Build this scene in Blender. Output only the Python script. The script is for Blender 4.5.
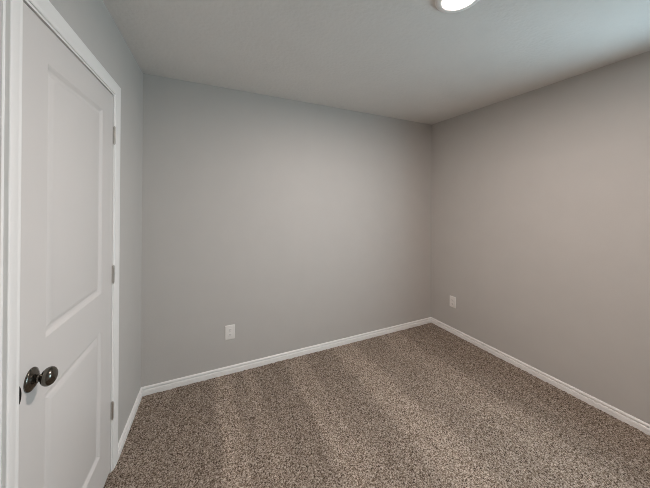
import bpy, bmesh, math
import numpy as np
from mathutils import Vector, Matrix, Euler

SKEW = math.tan(math.radians(2.7056))  # the left wall stands 2.7 degrees out of square

# ------------------------------------------------------------------ camera, world, light, exposure
sc = bpy.context.scene
COL = sc.collection
for o in list(bpy.data.objects):
    bpy.data.objects.remove(o)

T = 0.115                             # wall thickness
W, D, H = 2.991, 3.08, 2.44            # room: x 0..W, y -D..0 (back wall at y = 0), z 0..H

cam_data = bpy.data.cameras.new('camera')
cam_data.sensor_fit = 'HORIZONTAL'
cam_data.sensor_width = 36.0
cam_data.lens = 36.0 * 265.17 / 650.0
cam_data.shift_x = 0.0
cam_data.shift_y = -41.50 / 650.0
cam_data.clip_start = 0.02
cam = bpy.data.objects.new('camera', cam_data)
COL.objects.link(cam)
cam.location = (0.3972, -2.4110, 1.4535)
YAW, PITCH, ROLL = 0.44029, 0.00460, 0.00423
cam.matrix_world = (Matrix.Translation(cam.location) @ Matrix.Rotation(-YAW, 4, 'Z')
                    @ Matrix.Rotation(math.pi / 2 + PITCH, 4, 'X') @ Matrix.Rotation(ROLL, 4, 'Z'))
sc.camera = cam
sc.cycles.filter_width = 0.9
sc.cycles.denoising_prefilter = 'NONE'

sc.view_settings.view_transform = 'Standard'
sc.view_settings.look = 'None'
sc.view_settings.gamma = 1.0
sc.view_settings.use_curve_mapping = False
sc.view_settings.exposure = 0.06

LAMP_STRENGTH = 730.0                  # emission of the ceiling light's lens
LAMP_COLOR = (1.0, 0.87, 0.82)
DAY_POWER = 77.0                      # daylight through the window
DAY_COLOR = (0.60, 0.86, 1.0)
SKY_STRENGTH = 0.6

world = bpy.data.worlds.new('world')
sc.world = world
world.use_nodes = True
wn = world.node_tree
wn.nodes.clear()
sky = wn.nodes.new('ShaderNodeTexSky')
sky.sky_type = 'HOSEK_WILKIE'
sky.sun_direction = Vector((-0.3, -0.5, 0.8)).normalized()
sky.turbidity = 3.0
bg = wn.nodes.new('ShaderNodeBackground')
bg.inputs['Strength'].default_value = SKY_STRENGTH
wo = wn.nodes.new('ShaderNodeOutputWorld')
wn.links.new(sky.outputs[0], bg.inputs['Color'])
wn.links.new(bg.outputs[0], wo.inputs['Surface'])

WIN_Y0, WIN_Y1, WIN_Z0, WIN_Z1 = -2.86, -1.94, 0.80, 2.10
al = bpy.data.lights.new('window_daylight', 'AREA')
al.shape = 'RECTANGLE'
al.size = 1.3
al.size_y = 1.3
al.energy = DAY_POWER
al.color = DAY_COLOR
alo = bpy.data.objects.new('window_daylight', al)
COL.objects.link(alo)
DAY_TURN, DAY_TILT = 45.0, 4.0         # area light turned towards the back wall to brighten its right part
dd = Vector((-math.cos(math.radians(DAY_TURN)), math.sin(math.radians(DAY_TURN)), -math.tan(math.radians(DAY_TILT)))).normalized()
alo.location = Vector((W + 0.05, (WIN_Y0 + WIN_Y1) / 2, (WIN_Z0 + WIN_Z1) / 2)) - dd * 0.50
alo.rotation_euler = dd.to_track_quat('-Z', 'X').to_euler()

# ------------------------------------------------------------------ helpers
def tag(o, label=None, cat=None, kind=None, group=None):
    if label: o['label'] = label
    if cat: o['category'] = cat
    if kind: o['kind'] = kind
    if group: o['group'] = group
    return o

def obj(name, bm, m, parent=None, smooth=None, bevel=None):
    bmesh.ops.recalc_face_normals(bm, faces=bm.faces[:])
    me = bpy.data.meshes.new(name)
    bm.to_mesh(me)
    bm.free()
    me.materials.append(m)
    o = bpy.data.objects.new(name, me)
    COL.objects.link(o)
    if parent is not None:
        o.parent = parent
    if smooth is not None:
        for p in me.polygons:
            p.use_smooth = True
        try:
            me.set_sharp_from_angle(angle=math.radians(smooth))
        except Exception:
            pass
    if bevel:
        b = o.modifiers.new('bevel', 'BEVEL')
        b.width = bevel
        b.segments = 2
        b.limit_method = 'ANGLE'
    return o

def empty(name, loc):
    o = bpy.data.objects.new(name, None)
    o.empty_display_size = 0.1
    o.location = loc
    COL.objects.link(o)
    return o

def box(bm, lo, hi):
    lo, hi = Vector(lo), Vector(hi)
    m = Matrix.Translation((lo + hi) / 2) @ Matrix.Diagonal((*(hi - lo), 1))
    bmesh.ops.create_cube(bm, size=1.0, matrix=m)

def loft(bm, rings, cap=True, closed=True):
    """rings: list of equal-length point lists; skins between successive rings"""
    vs = [[bm.verts.new(p) for p in r] for r in rings]
    n = len(vs[0])
    for a, b in zip(vs, vs[1:]):
        for i in range(n if closed else n - 1):
            j = (i + 1) % n
            bm.faces.new((a[i], a[j], b[j], b[i]))
    if cap:
        bm.faces.new(vs[0])
        bm.faces.new(list(reversed(vs[-1])))

def lathe(bm, prof, origin, axis, n=40):
    """prof: (radius, height along axis) pairs; ends on the axis are closed with a fan"""
    axis = Vector(axis).normalized()
    u = axis.orthogonal().normalized()
    v = axis.cross(u)
    origin = Vector(origin)
    prev = None
    for r, h in prof:
        c = origin + axis * h
        if r < 1e-6:
            cur = [bm.verts.new(c)]
        else:
            cur = [bm.verts.new(c + (u * math.cos(t) + v * math.sin(t)) * r)
                   for t in (2 * math.pi * k / n for k in range(n))]
        if prev is not None:
            for k in range(n):
                j = (k + 1) % n
                if len(prev) == 1 and len(cur) > 1:
                    bm.faces.new((prev[0], cur[k], cur[j]))
                elif len(cur) == 1 and len(prev) > 1:
                    bm.faces.new((prev[k], prev[j], cur[0]))
                elif len(cur) > 1:
                    bm.faces.new((prev[k], prev[j], cur[j], cur[k]))
        prev = cur

# ------------------------------------------------------------------ materials
def material(name, color, rough=0.5, metal=0.0, bump=None, spec=0.5, mottle=0.0):
    m = bpy.data.materials.new(name)
    m.use_nodes = True
    nt = m.node_tree
    b = nt.nodes['Principled BSDF']
    b.inputs['Base Color'].default_value = (*color, 1)
    b.inputs['Roughness'].default_value = rough
    b.inputs['Metallic'].default_value = metal
    b.inputs['Specular IOR Level'].default_value = spec
    tc = nt.nodes.new('ShaderNodeTexCoord')
    if mottle:
        n = nt.nodes.new('ShaderNodeTexNoise')
        n.inputs['Scale'].default_value = 6.0
        n.inputs['Detail'].default_value = 4.0
        nt.links.new(tc.outputs['Object'], n.inputs['Vector'])
        r = nt.nodes.new('ShaderNodeValToRGB')
        r.color_ramp.elements[0].position = 0.3
        r.color_ramp.elements[1].position = 0.7
        r.color_ramp.elements[0].color = (*[c * (1 - mottle) for c in color], 1)
        r.color_ramp.elements[1].color = (*[min(1, c * (1 + mottle)) for c in color], 1)
        nt.links.new(n.outputs['Fac'], r.inputs['Fac'])
        nt.links.new(r.outputs['Color'], b.inputs['Base Color'])
    if bump:
        scale, strength, dist = bump
        n = nt.nodes.new('ShaderNodeTexNoise')
        n.inputs['Scale'].default_value = scale
        n.inputs['Detail'].default_value = 3.0
        nt.links.new(tc.outputs['Object'], n.inputs['Vector'])
        bp = nt.nodes.new('ShaderNodeBump')
        bp.inputs['Strength'].default_value = strength
        bp.inputs['Distance'].default_value = dist
        nt.links.new(n.outputs['Fac'], bp.inputs['Height'])
        nt.links.new(bp.outputs['Normal'], b.inputs['Normal'])
    return m

WALL = material('greige_wall_paint', (0.56, 0.535, 0.505), 0.6, bump=(110, 0.25, 0.002), spec=0.3, mottle=0.012)
CEIL = material('textured_ceiling_paint', (0.775, 0.755, 0.725), 0.8, bump=(45, 0.5, 0.006), spec=0.2, mottle=0.012)
TRIM = material('white_trim_paint', (0.90, 0.88, 0.85), 0.35, spec=0.5)
DOOR = material('white_door_paint', (0.695, 0.66, 0.63), 0.4, bump=(260, 0.08, 0.001), spec=0.5)
PLATE = material('white_plastic', (0.86, 0.83, 0.79), 0.35)
SLOT = material('dark_slot', (0.03, 0.028, 0.026), 0.6)
NICKEL = material('aged_pewter_metal', (0.15, 0.137, 0.118), 0.2, metal=1.0, mottle=0.08)
HINGE = material('satin_nickel', (0.62, 0.59, 0.55), 0.34, metal=1.0)
STRIKE = material('dark_strike_metal', (0.03, 0.028, 0.025), 0.4, metal=1.0)
EXT = material('exterior_ground', (0.45, 0.44, 0.40), 0.9, mottle=0.1)

def lens_material():
    m = bpy.data.materials.new('lit_lens')
    m.use_nodes = True
    nt = m.node_tree
    b = nt.nodes['Principled BSDF']
    b.inputs['Base Color'].default_value = (0.9, 0.88, 0.84, 1)
    b.inputs['Emission Color'].default_value = (*LAMP_COLOR, 1)
    b.inputs['Emission Strength'].default_value = LAMP_STRENGTH
    return m

def glass_material():
    m = bpy.data.materials.new('window_glass')
    m.use_nodes = True
    nt = m.node_tree
    nt.nodes.clear()
    out = nt.nodes.new('ShaderNodeOutputMaterial')
    mix = nt.nodes.new('ShaderNodeMixShader')
    tr = nt.nodes.new('ShaderNodeBsdfTransparent')
    gl = nt.nodes.new('ShaderNodeBsdfGlossy')
    gl.inputs['Roughness'].default_value = 0.02
    mix.inputs['Fac'].default_value = 0.06
    nt.links.new(tr.outputs[0], mix.inputs[1])
    nt.links.new(gl.outputs[0], mix.inputs[2])
    nt.links.new(mix.outputs[0], out.inputs['Surface'])
    return m

def carpet_material():
    m = bpy.data.materials.new('speckled_carpet')
    m.use_nodes = True
    nt = m.node_tree
    L = nt.links.new
    b = nt.nodes['Principled BSDF']
    b.inputs['Roughness'].default_value = 1.0
    b.inputs['Specular IOR Level'].default_value = 0.05
    b.inputs['Sheen Weight'].default_value = 0.0
    tc = nt.nodes.new('ShaderNodeTexCoord')
    # yarn colours: short curly dark and light flecks
    n1 = nt.nodes.new('ShaderNodeTexNoise')
    n1.inputs['Scale'].default_value = 130.0
    n1.inputs['Detail'].default_value = 3.0
    n1.inputs['Roughness'].default_value = 0.7
    n1.inputs['Distortion'].default_value = 0.35
    L(tc.outputs['Object'], n1.inputs['Vector'])
    r1 = nt.nodes.new('ShaderNodeValToRGB')
    els = r1.color_ramp.elements
    els[0].position, els[0].color = 0.345, (0.045, 0.031, 0.021, 1)
    els[1].position, els[1].color = 0.67, (0.62, 0.535, 0.460, 1)
    e = els.new(0.45); e.color = (0.190, 0.141, 0.102, 1)
    e = els.new(0.54); e.color = (0.360, 0.297, 0.243, 1)
    L(n1.outputs['Fac'], r1.inputs['Fac'])
    # vacuum tracks: the pile is brushed one way or the other in strips along the room
    sx = nt.nodes.new('ShaderNodeSeparateXYZ')
    L(tc.outputs['Object'], sx.inputs[0])
    wob = nt.nodes.new('ShaderNodeTexNoise')
    wob.inputs['Scale'].default_value = 2.2
    wob.inputs['Detail'].default_value = 5.0
    L(tc.outputs['Object'], wob.inputs['Vector'])
    ma = nt.nodes.new('ShaderNodeMath'); ma.operation = 'MULTIPLY_ADD'
    ma.inputs[1].default_value = 0.10
    L(wob.outputs['Fac'], ma.inputs[0]); L(sx.outputs['X'], ma.inputs[2])
    mr = nt.nodes.new('ShaderNodeMath'); mr.operation = 'DIVIDE'
    mr.inputs[1].default_value = 3.2
    L(ma.outputs[0], mr.inputs[0])
    r2 = nt.nodes.new('ShaderNodeValToRGB')
    els = r2.color_ramp.elements
    els[0].position, els[0].color = 0.0, (0.42, 0.42, 0.42, 1)
    els[1].position, els[1].color = 1.0, (0.42, 0.42, 0.42, 1)
    STR = [(0.50, 0.34), (0.545, 0.92), (0.64, 0.82), (0.67, 0.48), (0.74, 0.48), (0.78, 0.74), (0.84, 0.40), (1.08, 0.28),
           (1.13, 0.76), (1.26, 0.62), (1.34, 0.34), (1.55, 0.34), (1.62, 0.80), (1.80, 0.86), (1.88, 0.45), (2.10, 0.45),
           (2.20, 0.70), (2.42, 0.74), (2.47, 0.38), (2.90, 0.42)]
    for x, v in STR:
        e = els.new((x + 0.05) / 3.2); e.color = (v, v, v, 1)
    L(mr.outputs[0], r2.inputs['Fac'])
    n3 = nt.nodes.new('ShaderNodeTexNoise')
    n3.inputs['Scale'].default_value = 1.0
    n3.inputs['Detail'].default_value = 5.0
    st = nt.nodes.new('ShaderNodeMapping')
    st.inputs['Scale'].default_value = (17.0, 4.0, 1.0)
    L(tc.outputs['Object'], st.inputs['Vector'])
    L(st.outputs['Vector'], n3.inputs['Vector'])
    m2 = nt.nodes.new('ShaderNodeMath'); m2.operation = 'MULTIPLY_ADD'
    m2.inputs[1].default_value = 0.8
    L(n3.outputs['Fac'], m2.inputs[0]); L(r2.outputs['Color'], m2.inputs[2])
    mp = nt.nodes.new('ShaderNodeMapRange')
    mp.inputs['From Min'].default_value = 0.52
    mp.inputs['From Max'].default_value = 1.43
    mp.inputs['To Min'].default_value = 0.78
    mp.inputs['To Max'].default_value = 1.28
    L(m2.outputs[0], mp.inputs['Value'])
    mx = nt.nodes.new('ShaderNodeVectorMath'); mx.operation = 'SCALE'
    L(r1.outputs['Color'], mx.inputs[0]); L(mp.outputs[0], mx.inputs['Scale'])
    L(mx.outputs['Vector'], b.inputs['Base Color'])
    bp = nt.nodes.new('ShaderNodeBump')
    bp.inputs['Strength'].default_value = 0.6
    bp.inputs['Distance'].default_value = 0.006
    L(n1.outputs['Fac'], bp.inputs['Height'])
    L(bp.outputs['Normal'], b.inputs['Normal'])
    return m

LENS = lens_material()
GLASS = glass_material()
CARPET = carpet_material()

# ------------------------------------------------------------------ door numbers used by the wall
DY0, DY1 = -1.360, -0.624             # door slab, latch side .. hinge side
DZ0, DZ1 = 0.014, 2.032
GAP = 0.003
GAPH = 0.006                          # gap over the door
REV = 0.008                           # jamb edge left showing beside the casing
JT = 0.018                            # jamb thickness
OY0, OY1, OZ1 = DY0 - GAP - JT, DY1 + GAP + JT, DZ1 + GAPH + JT

# ------------------------------------------------------------------ room shell
def carpet():
    step = 0.0075
    xs = np.arange(-0.30, W + 0.006, step)
    ys = np.arange(-D - 0.006, 0.006, step)
    nx, ny = len(xs), len(ys)
    rng = np.random.default_rng(7)
    gx, gy = np.meshgrid(xs, ys, indexing='ij')
    hgt = rng.random((nx, ny))
    soft = (hgt + np.roll(hgt, 1, 0) + np.roll(hgt, 1, 1) + np.roll(hgt, (1, 1), (0, 1))) / 4
    z = -0.004 + 0.010 * (0.5 * hgt + 0.5 * soft - 0.5)
    jx = (rng.random((nx, ny)) - 0.5) * step * 0.6
    jy = (rng.random((nx, ny)) - 0.5) * step * 0.6
    jx[[0, -1], :] = 0; jy[:, [0, -1]] = 0
    co = np.stack([gx + jx, gy + jy, z], -1).reshape(-1, 3)
    idx = np.arange(nx * ny).reshape(nx, ny)
    q = np.stack([idx[:-1, :-1], idx[1:, :-1], idx[1:, 1:], idx[:-1, 1:]], -1).reshape(-1, 4)
    # the pad under the pile: a slab closing it from below
    nb = len(co)
    x0, x1, y0, y1, zb, zt = -0.30, xs[-1], ys[0], ys[-1], -0.04, -0.014
    co = np.vstack([co, [[x0, y0, zb], [x1, y0, zb], [x1, y1, zb], [x0, y1, zb],
                         [x0, y0, zt], [x1, y0, zt], [x1, y1, zt], [x0, y1, zt]]])
    q = np.vstack([q, nb + np.array([[0, 3, 2, 1], [4, 5, 6, 7], [0, 1, 5, 4], [1, 2, 6, 5], [2, 3, 7, 6], [3, 0, 4, 7]])])
    me = bpy.data.meshes.new('floor')
    me.vertices.add(len(co)); me.vertices.foreach_set('co', co.astype(np.float32).ravel())
    me.loops.add(q.size); me.loops.foreach_set('vertex_index', q.astype(np.int32).ravel())
    me.polygons.add(len(q)); me.polygons.foreach_set('loop_start', np.arange(0, q.size, 4, dtype=np.int32))
    me.update(calc_edges=True)
    me.validate()
    me.polygons.foreach_set('use_smooth', np.ones(len(me.polygons), dtype=bool))
    me.materials.append(CARPET)
    o = bpy.data.objects.new('floor', me)
    COL.objects.link(o)
    return o

tag(carpet(), 'brown and beige speckled carpet with vacuum tracks covering the floor', 'carpet', 'structure')

bm = bmesh.new(); box(bm, (-0.40, -D - T, H), (W + T, T, H + 0.1))
tag(obj('ceiling', bm, CEIL), 'pale grey textured ceiling', 'ceiling', 'structure')
bm = bmesh.new(); box(bm, (-T, 0, -0.04), (W + T, T, H))
tag(obj('wall_back', bm, WALL), 'greige wall facing the camera, between the two room corners', 'wall', 'structure')
bm = bmesh.new(); box(bm, (-0.40, -D - T, -0.04), (W + T, -D, H))
tag(obj('wall_front', bm, WALL), 'greige wall behind the camera', 'wall', 'structure')

bm = bmesh.new()                      # left wall with the door opening
box(bm, (-T, -D, -0.04), (0, OY0, H))
box(bm, (-T, OY1, -0.04), (0, 0, H))
box(bm, (-T, OY0, OZ1), (0, OY1, H))
tag(obj('wall_left', bm, WALL), 'greige wall with the white door', 'wall', 'structure')

bm = bmesh.new()                      # right wall with the window opening
box(bm, (W, -D, -0.04), (W + T, WIN_Y0, H))
box(bm, (W, WIN_Y1, -0.04), (W + T, 0, H))
box(bm, (W, WIN_Y0, -0.04), (W + T, WIN_Y1, WIN_Z0))
box(bm, (W, WIN_Y0, WIN_Z1), (W + T, WIN_Y1, H))
tag(obj('wall_right', bm, WALL), 'greige wall on the right with one outlet', 'wall', 'structure')

bm = bmesh.new()                      # added shell behind the door, keeps sky light out of its gaps
box(bm, (-0.75, OY0 - 0.25, -0.06), (-0.70, OY1 + 0.25, H))
box(bm, (-0.70, OY0 - 0.25, -0.06), (-T, OY0 - 0.20, H))
box(bm, (-0.70, OY1 + 0.20, -0.06), (-T, OY1 + 0.25, H))
box(bm, (-0.70, OY0 - 0.20, H - 0.05), (-T, OY1 + 0.20, H))
box(bm, (-0.70, OY0 - 0.20, -0.06), (-0.10, OY1 + 0.20, -0.012))
tag(obj('wall_light_block', bm, WALL), 'added unseen shell behind the white door, blocks stray light', 'wall', 'structure')

bm = bmesh.new(); box(bm, (W + T + 0.02, -12, -0.45), (W + 14, 8, -0.40))
tag(obj('ground', bm, EXT), 'pale ground outside the window', 'ground', 'structure')

# window (beside and behind the camera's view, it lets the daylight in)
bm = bmesh.new()
fx0, fx1 = W + 0.05, W + 0.10
for (y0, y1, z0, z1) in ((WIN_Y0, WIN_Y0 + .04, WIN_Z0, WIN_Z1), (WIN_Y1 - .04, WIN_Y1, WIN_Z0, WIN_Z1),
                         (WIN_Y0 + .04, WIN_Y1 - .04, WIN_Z0, WIN_Z0 + .04), (WIN_Y0 + .04, WIN_Y1 - .04, WIN_Z1 - .04, WIN_Z1),
                         (WIN_Y0 + .04, WIN_Y1 - .04, 1.43, 1.47)):
    box(bm, (fx0, y0, z0), (fx1, y1, z1))
win = tag(obj('window_1', bm, TRIM, bevel=0.003), 'white framed window in the right wall', 'window', 'structure')
bm = bmesh.new(); box(bm, (W + .072, WIN_Y0 + .04, WIN_Z0 + .04), (W + .076, WIN_Y1 - .04, 1.43))
obj('pane', bm, GLASS, win)
bm = bmesh.new(); box(bm, (W + .072, WIN_Y0 + .04, 1.47), (W + .076, WIN_Y1 - .04, WIN_Z1 - .04))
obj('pane', bm, GLASS, win)
bm = bmesh.new(); box(bm, (W - .02, WIN_Y0 - .03, WIN_Z0 - .02), (W + .05, WIN_Y1 + .03, WIN_Z0))
obj('window_sill', bm, TRIM, win, bevel=0.003)

# baseboards: one moulded profile, mitred in the corners
BASE = [(0, -0.012), (.0130, -0.012), (.0130, .0115), (.0112, .0130), (.0112, .0140), (.0132, .0155), (.0134, .0310), (.0120, .0335),
        (.0040, .0350), (.0028, .0370), (.0030, .0430), (.0100, .0445), (.0106, .0485), (.0085, .0540), (.0045, .0582), (0, .0592)]

def baseboard(name, a, b, normal, mit_a, mit_b, label):
    """a, b: ends on the wall; normal points into the room; mit: +1 inner mitre, 0 square end"""
    a, b, n = Vector((*a, 0)), Vector((*b, 0)), Vector((*normal, 0))
    t = (b - a).normalized()
    r0 = [a + n * d + t * d * mit_a + Vector((0, 0, z)) for d, z in BASE]
    r1 = [b + n * d - t * d * mit_b + Vector((0, 0, z)) for d, z in BASE]
    bm = bmesh.new()
    loft(bm, [r0, r1])
    return tag(obj(name, bm, TRIM, smooth=35), label, 'baseboard', 'structure')

CAS_W = 0.060
CI0, CI1, CIZ = DY0 - GAP - REV, DY1 + GAP + REV, DZ1 + GAPH + REV       # casing's inner edges
CO0, CO1, COZ = CI0 - CAS_W, CI1 + CAS_W, CIZ + CAS_W
baseboard('baseboard_back', (0, 0), (W, 0), (0, -1), 1, 1, 'white moulded baseboard along the back wall')
baseboard('baseboard_right', (W, 0), (W, -D), (-1, 0), 1, 1, 'white moulded baseboard along the right wall')
baseboard('baseboard_front', (W, -D), (-SKEW * D, -D), (0, 1), 1, 1, 'white moulded baseboard behind the camera')
baseboard('baseboard_left', (0, CO1), (0, 0), (1, 0), 0, 1, 'short white baseboard between the door casing and the corner')
baseboard('baseboard_left.001', (0, -D), (0, CO0 - 0.012), (1, 0), 1, 0, 'white baseboard on the near side of the door')

# ------------------------------------------------------------------ door frame: casing, jamb, stop, strike plate
CASE = [(0, 0), (0, .0045), (.0015, .0062), (.0060, .0070), (.0100, .0070), (.0130, .0062), (.0160, .0066), (.0230, .0084),
        (.0330, .0104), (.0440, .0120), (.0520, .0127), (.0570, .0127), (.0590, .0120), (.0600, .0105), (.0600, 0)]
def case_ring(y, z, sy, sz):
    return [Vector((d, y + sy * w, z + sz * w)) for w, d in CASE]
bm = bmesh.new()
loft(bm, [case_ring(CI0, -0.010, -1, 0), case_ring(CI0, CIZ, -1, 1), case_ring(CI1, CIZ, 1, 1), case_ring(CI1, -0.010, 1, 0)])
frame = tag(obj('trim_1', bm, TRIM, smooth=30), 'white moulded casing around the door', 'door casing', 'structure')

bm = bmesh.new()
box(bm, (-T, DY0 - GAP - JT, -0.01), (0.0005, DY0 - GAP, DZ1 + GAPH))
box(bm, (-T, DY1 + GAP, -0.01), (0.0005, DY1 + GAP + JT, DZ1 + GAPH))
box(bm, (-T, DY0 - GAP - JT, DZ1 + GAPH), (0.0005, DY1 + GAP + JT, DZ1 + GAPH + JT))
obj('jamb', bm, TRIM, frame)
bm = bmesh.new()
box(bm, (-0.075, DY0 - GAP, -0.01), (-0.041, DY0 + 0.010, DZ1 + GAPH))
box(bm, (-0.075, DY1 - 0.010, -0.01), (-0.041, DY1 + GAP, DZ1 + GAPH))
box(bm, (-0.075, DY0 + 0.010, DZ1 - 0.010), (-0.041, DY1 - 0.010, DZ1 + GAPH))
obj('door_stop', bm, TRIM, frame)

bm = bmesh.new(); box(bm, (-0.001, CO0 - 0.0095, -0.010), (0.0022, CO0 + 0.0005, COZ))
obj('bright_edge_strip', bm, TRIM, frame, bevel=0.001)  # added white strip, draws the bright halo line on the wall beside the casing

KZ = 0.916                            # knob height
# strike plate lip: a D-shaped dark tongue bent out round the jamb edge
bm = bmesh.new()
N = 14
ring_a, ring_b = [], []
for k in range(N + 1):
    t = -math.pi / 2 + math.pi * k / N
    yy = DY0 - 0.0105 + 0.0075 * math.cos(t)
    zz = KZ - 0.007 + 0.028 * math.sin(t)
    bend = 0.0026 + 0.0038 * math.cos(t)
    ring_a.append(Vector((bend, yy, zz)))
    ring_b.append(Vector((bend - 0.0022, yy, zz)))
loft(bm, [ring_a, ring_b])
tag(obj('strike_plate', bm, STRIKE, frame, smooth=40), 'dark metal strike lip')

# ------------------------------------------------------------------ door
def door_slab():
    """slab whose room face is a height field: two raised panels in moulded recesses"""
    XF, XB = -0.003, -0.038
    # distance inward from the panel's outer edge -> depth below the face
    prof = [(0, 0), (.002, .0010), (.010, .0078), (.015, .0104), (.019, .0110), (.023, .0108), (.026, .0096), (.042, .0026), (.046, .0018)]
    panels = [(-1.228, -0.7625, 1.008, 1.913), (-1.228, -0.7625, 0.206, 0.822)]
    bm = bmesh.new()
    def V(y, z, d): return bm.verts.new((XF - d, y, z))
    # face with two holes: bands of quads
    ysx = [DY0, panels[0][0], panels[0][1], DY1]
    zsx = [DZ0, panels[1][2], panels[1][3], panels[0][2], panels[0][3], DZ1]
    g = [[V(y, z, 0) for z in zsx] for y in ysx]
    for i in range(3):
        for j in range(5):
            if i == 1 and j in (1, 3):
                continue
            bm.faces.new((g[i][j], g[i + 1][j], g[i + 1][j + 1], g[i][j + 1]))
    for j in (1, 3):
        prev = [g[1][j], g[2][j], g[2][j + 1], g[1][j + 1]]
        y0, y1, z0, z1 = ysx[1], ysx[2], zsx[j], zsx[j + 1]
        for w, d in prof[1:]:
            cur = [V(y0 + w, z0 + w, d), V(y1 - w, z0 + w, d), V(y1 - w, z1 - w, d), V(y0 + w, z1 - w, d)]
            for k in range(4):
                l = (k + 1) % 4
                bm.faces.new((prev[k], prev[l], cur[l], cur[k]))
            prev = cur
        bm.faces.new(prev)
    # back and edges
    b = {}
    for i in range(4):
        for j in range(6):
            if i in (0, 3) or j in (0, 5):
                b[i, j] = bm.verts.new((XB, ysx[i], zsx[j]))
    rim = [(i, 0) for i in range(4)] + [(3, j) for j in range(1, 6)] + [(i, 5) for i in (2, 1, 0)] + [(0, j) for j in (4, 3, 2, 1)]
    for k in range(len(rim)):
        p, q = rim[k], rim[(k + 1) % len(rim)]
        bm.faces.new((g[p[0]][p[1]], g[q[0]][q[1]], b[q], b[p]))
    bm.faces.new([b[p] for p in rim])
    return bm

door = tag(obj('door_1', door_slab(), DOOR, smooth=22), 'white two-panel door in the left wall, closed', 'door', 'structure')

KY = DY0 + 0.057
bm = bmesh.new()
lathe(bm, [(0, .0), (.0335, .0), (.0340, .0012), (.0340, .0030), (.0325, .0050), (.0300, .0068), (.0262, .0085), (.0240, .0105),
           (.0190, .0130), (.0140, .0150), (.0125, .0165), (0, .0165)], (-0.003, KY, KZ), (1, 0, 0), 48)
rose = tag(obj('rosette', bm, NICKEL, door, smooth=60), 'round dark pewter rosette')
bm = bmesh.new()
lathe(bm, [(0, .012), (.0115, .012), (.0105, .0160), (.0100, .0205), (.0108, .0240), (.0150, .0262), (.0205, .0295), (.0246, .0340),
           (.0268, .0392), (.0272, .0438), (.0258, .0488), (.0225, .0533), (.0170, .0570), (.0100, .0592), (.0040, .0600), (0, .0601)],
      (-0.003, KY, KZ), (1, 0, 0), 48)
tag(obj('door_knob', bm, NICKEL, door, smooth=60), 'dark pewter egg-shaped knob')

for zc in (1.819, 1.067, 0.3315):
    HY = DY1 + GAP * 0.5
    bm = bmesh.new()                  # five-knuckle barrel with tips
    r, L = .0050, .089
    pts = [(0, -L / 2 - .006), (.0026, -L / 2 - .0055), (.0036, -L / 2 - .003), (.0036, -L / 2), (r, -L / 2)]
    for k in range(1, 5):
        h = -L / 2 + L * k / 5
        pts += [(r, h - .0008), (r * .82, h - .0004), (r * .82, h + .0004), (r, h + .0008)]
    pts += [(r, L / 2), (.0036, L / 2), (.0036, L / 2 + .003), (.0026, L / 2 + .0055), (0, L / 2 + .006)]
    lathe(bm, pts, (0.0045, HY, zc), (0, 0, 1), 20)
    h = obj('hinge', bm, HINGE, door, smooth=40)
    bm = bmesh.new()
    box(bm, (-0.030, HY - .0011, zc - L / 2), (0.004, HY + .0011, zc + L / 2))
    obj('hinge_leaf', bm, HINGE, h)

# ------------------------------------------------------------------ outlets
def rounded_rect(w, h, r, n=6):
    pts = []
    for cx, cy, a0 in ((w / 2 - r, h / 2 - r, 0), (-w / 2 + r, h / 2 - r, 90), (-w / 2 + r, -h / 2 + r, 180), (w / 2 - r, -h / 2 + r, 270)):
        for k in range(n + 1):
            a = math.radians(a0 + 90 * k / n)
            pts.append((cx + r * math.cos(a), cy + r * math.sin(a)))
    return pts

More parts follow.
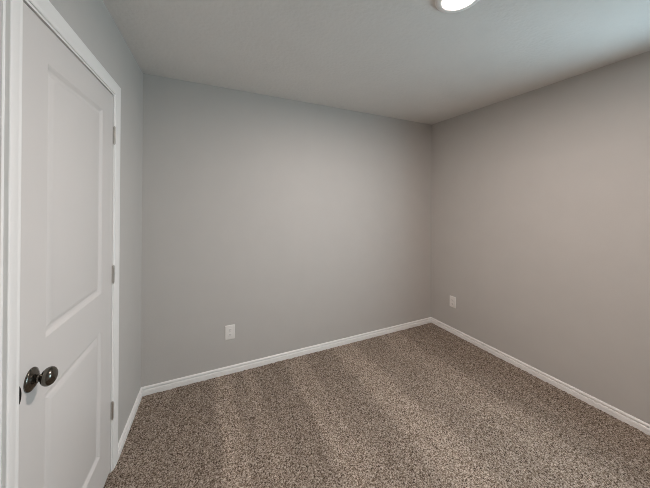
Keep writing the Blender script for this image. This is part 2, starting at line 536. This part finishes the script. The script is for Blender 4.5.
def outlet(name, origin, rotz, label):
    """built in a local frame: x along the wall, z up, -y into the room"""
    root = empty(name, origin)
    root.rotation_euler = (0, 0, rotz)
    tag(root, label, 'electrical outlet', None, 'outlets low on the walls')
    w, h = .080, .122
    bm = bmesh.new()
    rings = []
    for s, d in ((0, 0), (0, -.0030), (.0012, -.0048), (.0035, -.0060), (.0060, -.0064)):
        rings.append([Vector((x, d, z)) for x, z in rounded_rect(w - 2 * s, h - 2 * s, max(.0045 - s * .3, .002))])
    loft(bm, rings)
    obj('cover_plate', bm, PLATE, root, smooth=30)
    for zc in (.0195, -.0195):
        bm = bmesh.new()
        pts = []
        for k in range(28):           # circle flattened top and bottom
            a = 2 * math.pi * k / 28
            pts.append((.0172 * math.cos(a), max(-.0142, min(.0142, .0172 * math.sin(a)))))
        loft(bm, [[Vector((x, -.0064, zc + z)) for x, z in pts], [Vector((x, -.0082, zc + z)) for x, z in pts],
                  [Vector((x * .95, -.0088, zc + z * .95)) for x, z in pts]])
        rc = obj('receptacle', bm, PLATE, root, smooth=30)
        for x, hh in ((-.0063, .0080), (.0063, .0066)):
            bm = bmesh.new(); box(bm, (x - .0012, -.0091, zc + .0035 - hh / 2), (x + .0012, -.0086, zc + .0035 + hh / 2))
            obj('slot', bm, SLOT, rc)
        bm = bmesh.new()
        lathe(bm, [(0, -.0002), (.0026, -.0002), (.0026, .0003), (0, .0003)], (0, -.0088, zc - .0080), (0, -1, 0), 16)
        obj('ground_hole', bm, SLOT, rc)
    bm = bmesh.new()
    lathe(bm, [(0, 0), (.0034, 0), (.0032, .0010), (.0020, .0016), (0, .0018)], (0, -.0064, 0), (0, -1, 0), 16)
    obj('screw', bm, PLATE, root, smooth=40)
    return root

outlet('electrical_outlet', (0.6355, 0, 0.347), 0, 'white duplex outlet on the back wall above the baseboard, left of the two outlets')
outlet('electrical_outlet', (W, -0.311, 0.350), -math.pi / 2, 'small white outlet low on the right wall near the corner')

# ------------------------------------------------------------------ ceiling light
LX, LY = 1.499, -1.553
cl = empty('ceiling_light', (LX, LY, H))
tag(cl, 'round white recessed ceiling light, switched on', 'ceiling light')
bm = bmesh.new()
lathe(bm, [(.1070, 0), (.1070, .006), (.1052, .011), (.0990, .0145), (.0860, .0158), (.0720, .0152), (.0665, .0125), (.0645, .0090), (.0645, 0)],
      (0, 0, 0), (0, 0, -1), 64)
obj('trim_ring', bm, TRIM, cl, smooth=50)
bm = bmesh.new()
lathe(bm, [(.0644, .0030), (.0644, .0095), (.0540, .0122), (.0400, .0142), (.0200, .0149), (0, .0151)], (0, 0, 0), (0, 0, -1), 64)
tag(obj('diffuser', bm, LENS, cl, smooth=60), 'glowing white diffuser')

# the left wall and all that is built into it stand slightly out of square with the back wall
for o in bpy.data.objects:
    if o.parent is None and o.name in ('wall_left', 'wall_light_block', 'trim_1', 'door_1', 'baseboard_left', 'baseboard_left.001'):
        o.rotation_euler = (0, 0, -math.atan(SKEW))
